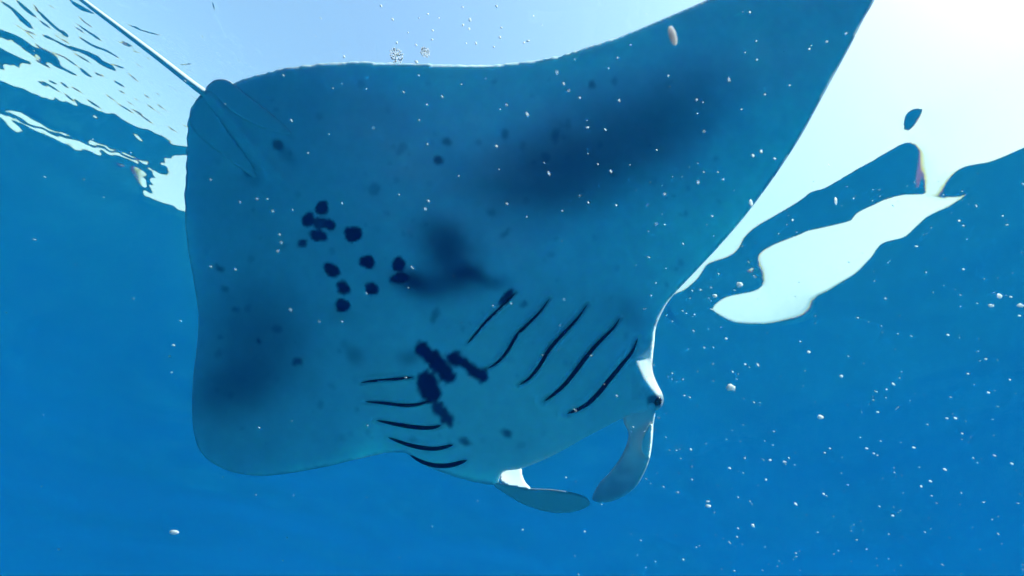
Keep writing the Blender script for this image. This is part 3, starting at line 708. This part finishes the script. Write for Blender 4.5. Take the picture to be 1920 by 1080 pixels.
TOP_SPECKS = [(714, 11, 2.2, 1.3, 70), (867, 13, 1.9, 1.2, 0), (931, 12, 2.5, 1.4, 70), (881, 37, 2.6, 1.2, 70), (868, 47, 2.4, 1.2, 60), (879, 54, 2.2, 1.3, 20), (940, 52, 2.1, 1.1, 0), (937, 70, 2.6, 1.2, 30),
    (892, 81, 2.1, 1.6, 60), (926, 88, 2, 1.2, 0), (982, 80, 1.9, 1.3, -20), (990, 77, 2.1, 1.8, -15), (780, 84, 2.2, 1.3, 50), (744, 80, 2.1, 1.6, 80), (811, 57, 1.9, 1.2, 0), (810, 74, 2, 1.2, 0),
    (802, 26, 1.8, 1.2, 0), (736, 36, 2, 1.6, 50), (781, 116, 2.9, 1.4, 50), (645, 106, 2.3, 1.4, 60), (765, 61, 1.6, 1, 0), (874, 81, 1.6, 1, 0), (823, 34, 1.5, 1, 0), (786, 34, 1.5, 1, 0), (1000, 30, 1.5, 1, 0)]
q = random.Random(3)
def where_water(x, y):
    if x < 360: return 'in open water left of the manta'
    if y > 880 and x < 1350: return 'in open water below the manta and its head fins'
    if y < 430: return 'in the dark wave band under the bright surface at right'
    if y < 640: return 'in open water beside the white glint patch at right'
    if x < 1345: return 'close to the right of the manta eye and fins'
    if x < 1560: return 'in open water lower right, nearer the head fins'
    return 'in the far lower right of the open water'
def where_belly(x, y):
    if x > 1280: return 'before the right wing of the manta'
    if x > 960 and y < 430: return 'before the dark patch of the upper wing'
    if x > 900: return 'before the right gill slits of the manta'
    if y < 350: return 'before the back edge of the manta'
    return 'before the round belly spots of the manta'
for x_, y_, r_, el, a_ in WATER_SPECKS:
    w_ = where_water(x_, y_)
    speck(x_, y_, r_ * 0.9, q.uniform(0.55, 1.5), el, R(a_), me=q.choice(DIM_FLAKES if r_ < 1.75 else FLAKES), label='tiny white speck drifting ' + w_, group='white specks ' + w_)
for x_, y_, r_, el, a_ in BELLY_SPECKS:
    w_ = where_belly(x_, y_)
    speck(x_, y_, r_ * 0.72, q.uniform(0.28, 0.7), el, R(a_), me=q.choice(DIM_FLAKES), label='tiny pale speck floating ' + w_, group='pale specks ' + w_)
for x_, y_, r_, el, a_ in TOP_SPECKS:
    w_ = 'above the foam clots' if x_ < 850 else 'right of the foam clots'
    speck(x_, y_, r_, q.uniform(0.9, 1.6), el, R(a_), label='tiny white speck under the pale surface ' + w_, group='specks under the surface ' + w_)
BIG = [(1370, 727, 6.5, 1.25, 5, 0.9, 'largest round white particle in the water right of the manta eye'),
       (1538, 782, 3.8, 1.35, 0, 0.9, 'bright oval white particle in open water lower right of the largest one'),
       (1386, 534, 5, 1.1, 0, 1.2, 'round white particle just above the bright glint patch at right'),
       (1340, 555, 3.3, 1.15, 0, 1.2, 'small round white particle by the left tip of the bright glint patch'),
       (327, 998, 3.6, 2.4, 6, 0.9, 'pale flattened particle alone in the blue water at bottom left'),
       (1328, 949, 2.6, 2.0, 4, 1.0, 'lower of two stacked flat white particles below right of the cephalic fins'),
       (1858, 573, 3.0, 1.7, 0, 0.9, 'bright oval particle near the right edge, left of a similar one'),
       (1913, 573, 3.6, 1.6, 0, 0.9, 'bright oval particle touching the right edge of the view'),
       (1874, 555, 3.6, 1.3, 60, 0.8, 'faint roundish particle just above the two bright ovals at right'),
       (1567, 377, 2.4, 2.8, 86, 0.8, 'upright pale sliver in the dark blue wave band above the glint patch'),
       (1408, 381, 2.6, 2.9, 76, 0.7, 'pale upright sliver against the right wing leading edge')]
for x_, y_, r_, el, a_, Z, lab in BIG:
    speck(x_, y_, r_, Z, el, R(a_), label=lab, me=flake('marine_snow_speck', int(x_), 2, 0.24))
# the close, pinkish streak-shaped particle before the upper wing
m, n, l = mat('plankton_pink'); out = n.new('ShaderNodeOutputMaterial'); b_ = n.new('ShaderNodeBsdfPrincipled')
b_.inputs['Base Color'].default_value = (0.30, 0.22, 0.22, 1); b_.inputs['Roughness'].default_value = 0.6; b_.inputs['Subsurface Weight'].default_value = 1.0; b_.inputs['Subsurface Radius'].default_value = (1, 1, 1); b_.inputs['Subsurface Scale'].default_value = 0.02; b_.inputs['Specular IOR Level'].default_value = 0.1
l.new(b_.outputs[0], out.inputs[0])
pk = flake('plankton', 77, 3, 0.05); pk.materials.clear(); pk.materials.append(m)
speck(1261, 67, 6.5, 0.35, 2.8, R(74), name='plankton', label='blurred pinkish elongated particle close in front of the upper wing', cat='plankton', me=pk)

# two clots of foam on the surface by the trailing edge
def foam(px, py, rpx, lab, seed):
    q = random.Random(seed); d = pt(px, py, 1.0); Z = (H - 0.03) / d[2]; r = rpx / FPX * Z
    bm = bmesh.new()
    for i_ in range(190):
        a_ = q.uniform(0, 6.283); t_ = math.sqrt(q.random()) * q.uniform(0.75, 1.0); s_ = r * q.uniform(0.035, 0.11)
        mm = Matrix.Translation((t_ * r * math.cos(a_), t_ * r * math.sin(a_) * 1.15, q.uniform(-0.06, 0.06) * r)) @ Matrix.Diagonal((s_, s_, s_, 1))
        bmesh.ops.create_icosphere(bm, subdivisions=1, radius=1, matrix=mm)
    me = bpy.data.meshes.new('foam_patch'); bm.to_mesh(me); bm.free(); me.polygons.foreach_set('use_smooth', np.ones(len(me.polygons), bool))
    o = link('foam_patch', me, WHITE); o.location = Vector(pt(px, py, Z)); tag(o, lab, 'foam')
foam(743, 104, 14, 'larger left clot of white foam above the manta trailing edge', 1)
foam(797, 98, 10, 'smaller right clot of white foam above the manta trailing edge', 2)

# the countless faint motes
q = np.random.default_rng(5); Vs = []; Fs = []; base_v = 0
bm = bmesh.new(); bmesh.ops.create_icosphere(bm, subdivisions=1, radius=1.0)
iv = np.array([v.co[:] for v in bm.verts]); itf = np.array([[v.index for v in f.verts] for f in bm.faces]); bm.free()
for i_ in range(560):
    if i_ % 10 < 7: px_, py_ = q.uniform(1180, 1950), q.uniform(300, 1100)
    else: px_, py_ = q.uniform(-100, 2000), q.uniform(-50, 1150)
    Z = q.uniform(0.7, 3.2) if not (340 < px_ < 1350 and py_ < 960) else q.uniform(0.35, 1.3)
    r = min(abs(q.normal(0, 0.6)) + 0.35, 1.5) / FPX * Z
    a_ = q.uniform(-0.2, 0.9); el = q.uniform(1, 2.6)
    v_ = iv * (1 + q.uniform(-.3, .3, (len(iv), 1))) * r
    x_, y_, z_ = v_[:, 0] * el, v_[:, 1] * 0.8, v_[:, 2]
    xx = x_ * math.cos(a_) + y_ * math.sin(a_); yy = -x_ * math.sin(a_) + y_ * math.cos(a_)
    Vs.append(pt(px_, py_, Z) + xx[:, None] * CR + yy[:, None] * CU + z_[:, None] * fwd); Fs.append(itf + base_v); base_v += len(iv)
mo = link('suspended_motes', mesh_from('suspended_motes', np.vstack(Vs), np.vstack(Fs)), MOTE); tag(mo, 'haze of faint motes suspended through the blue water', 'particles', kind='stuff')
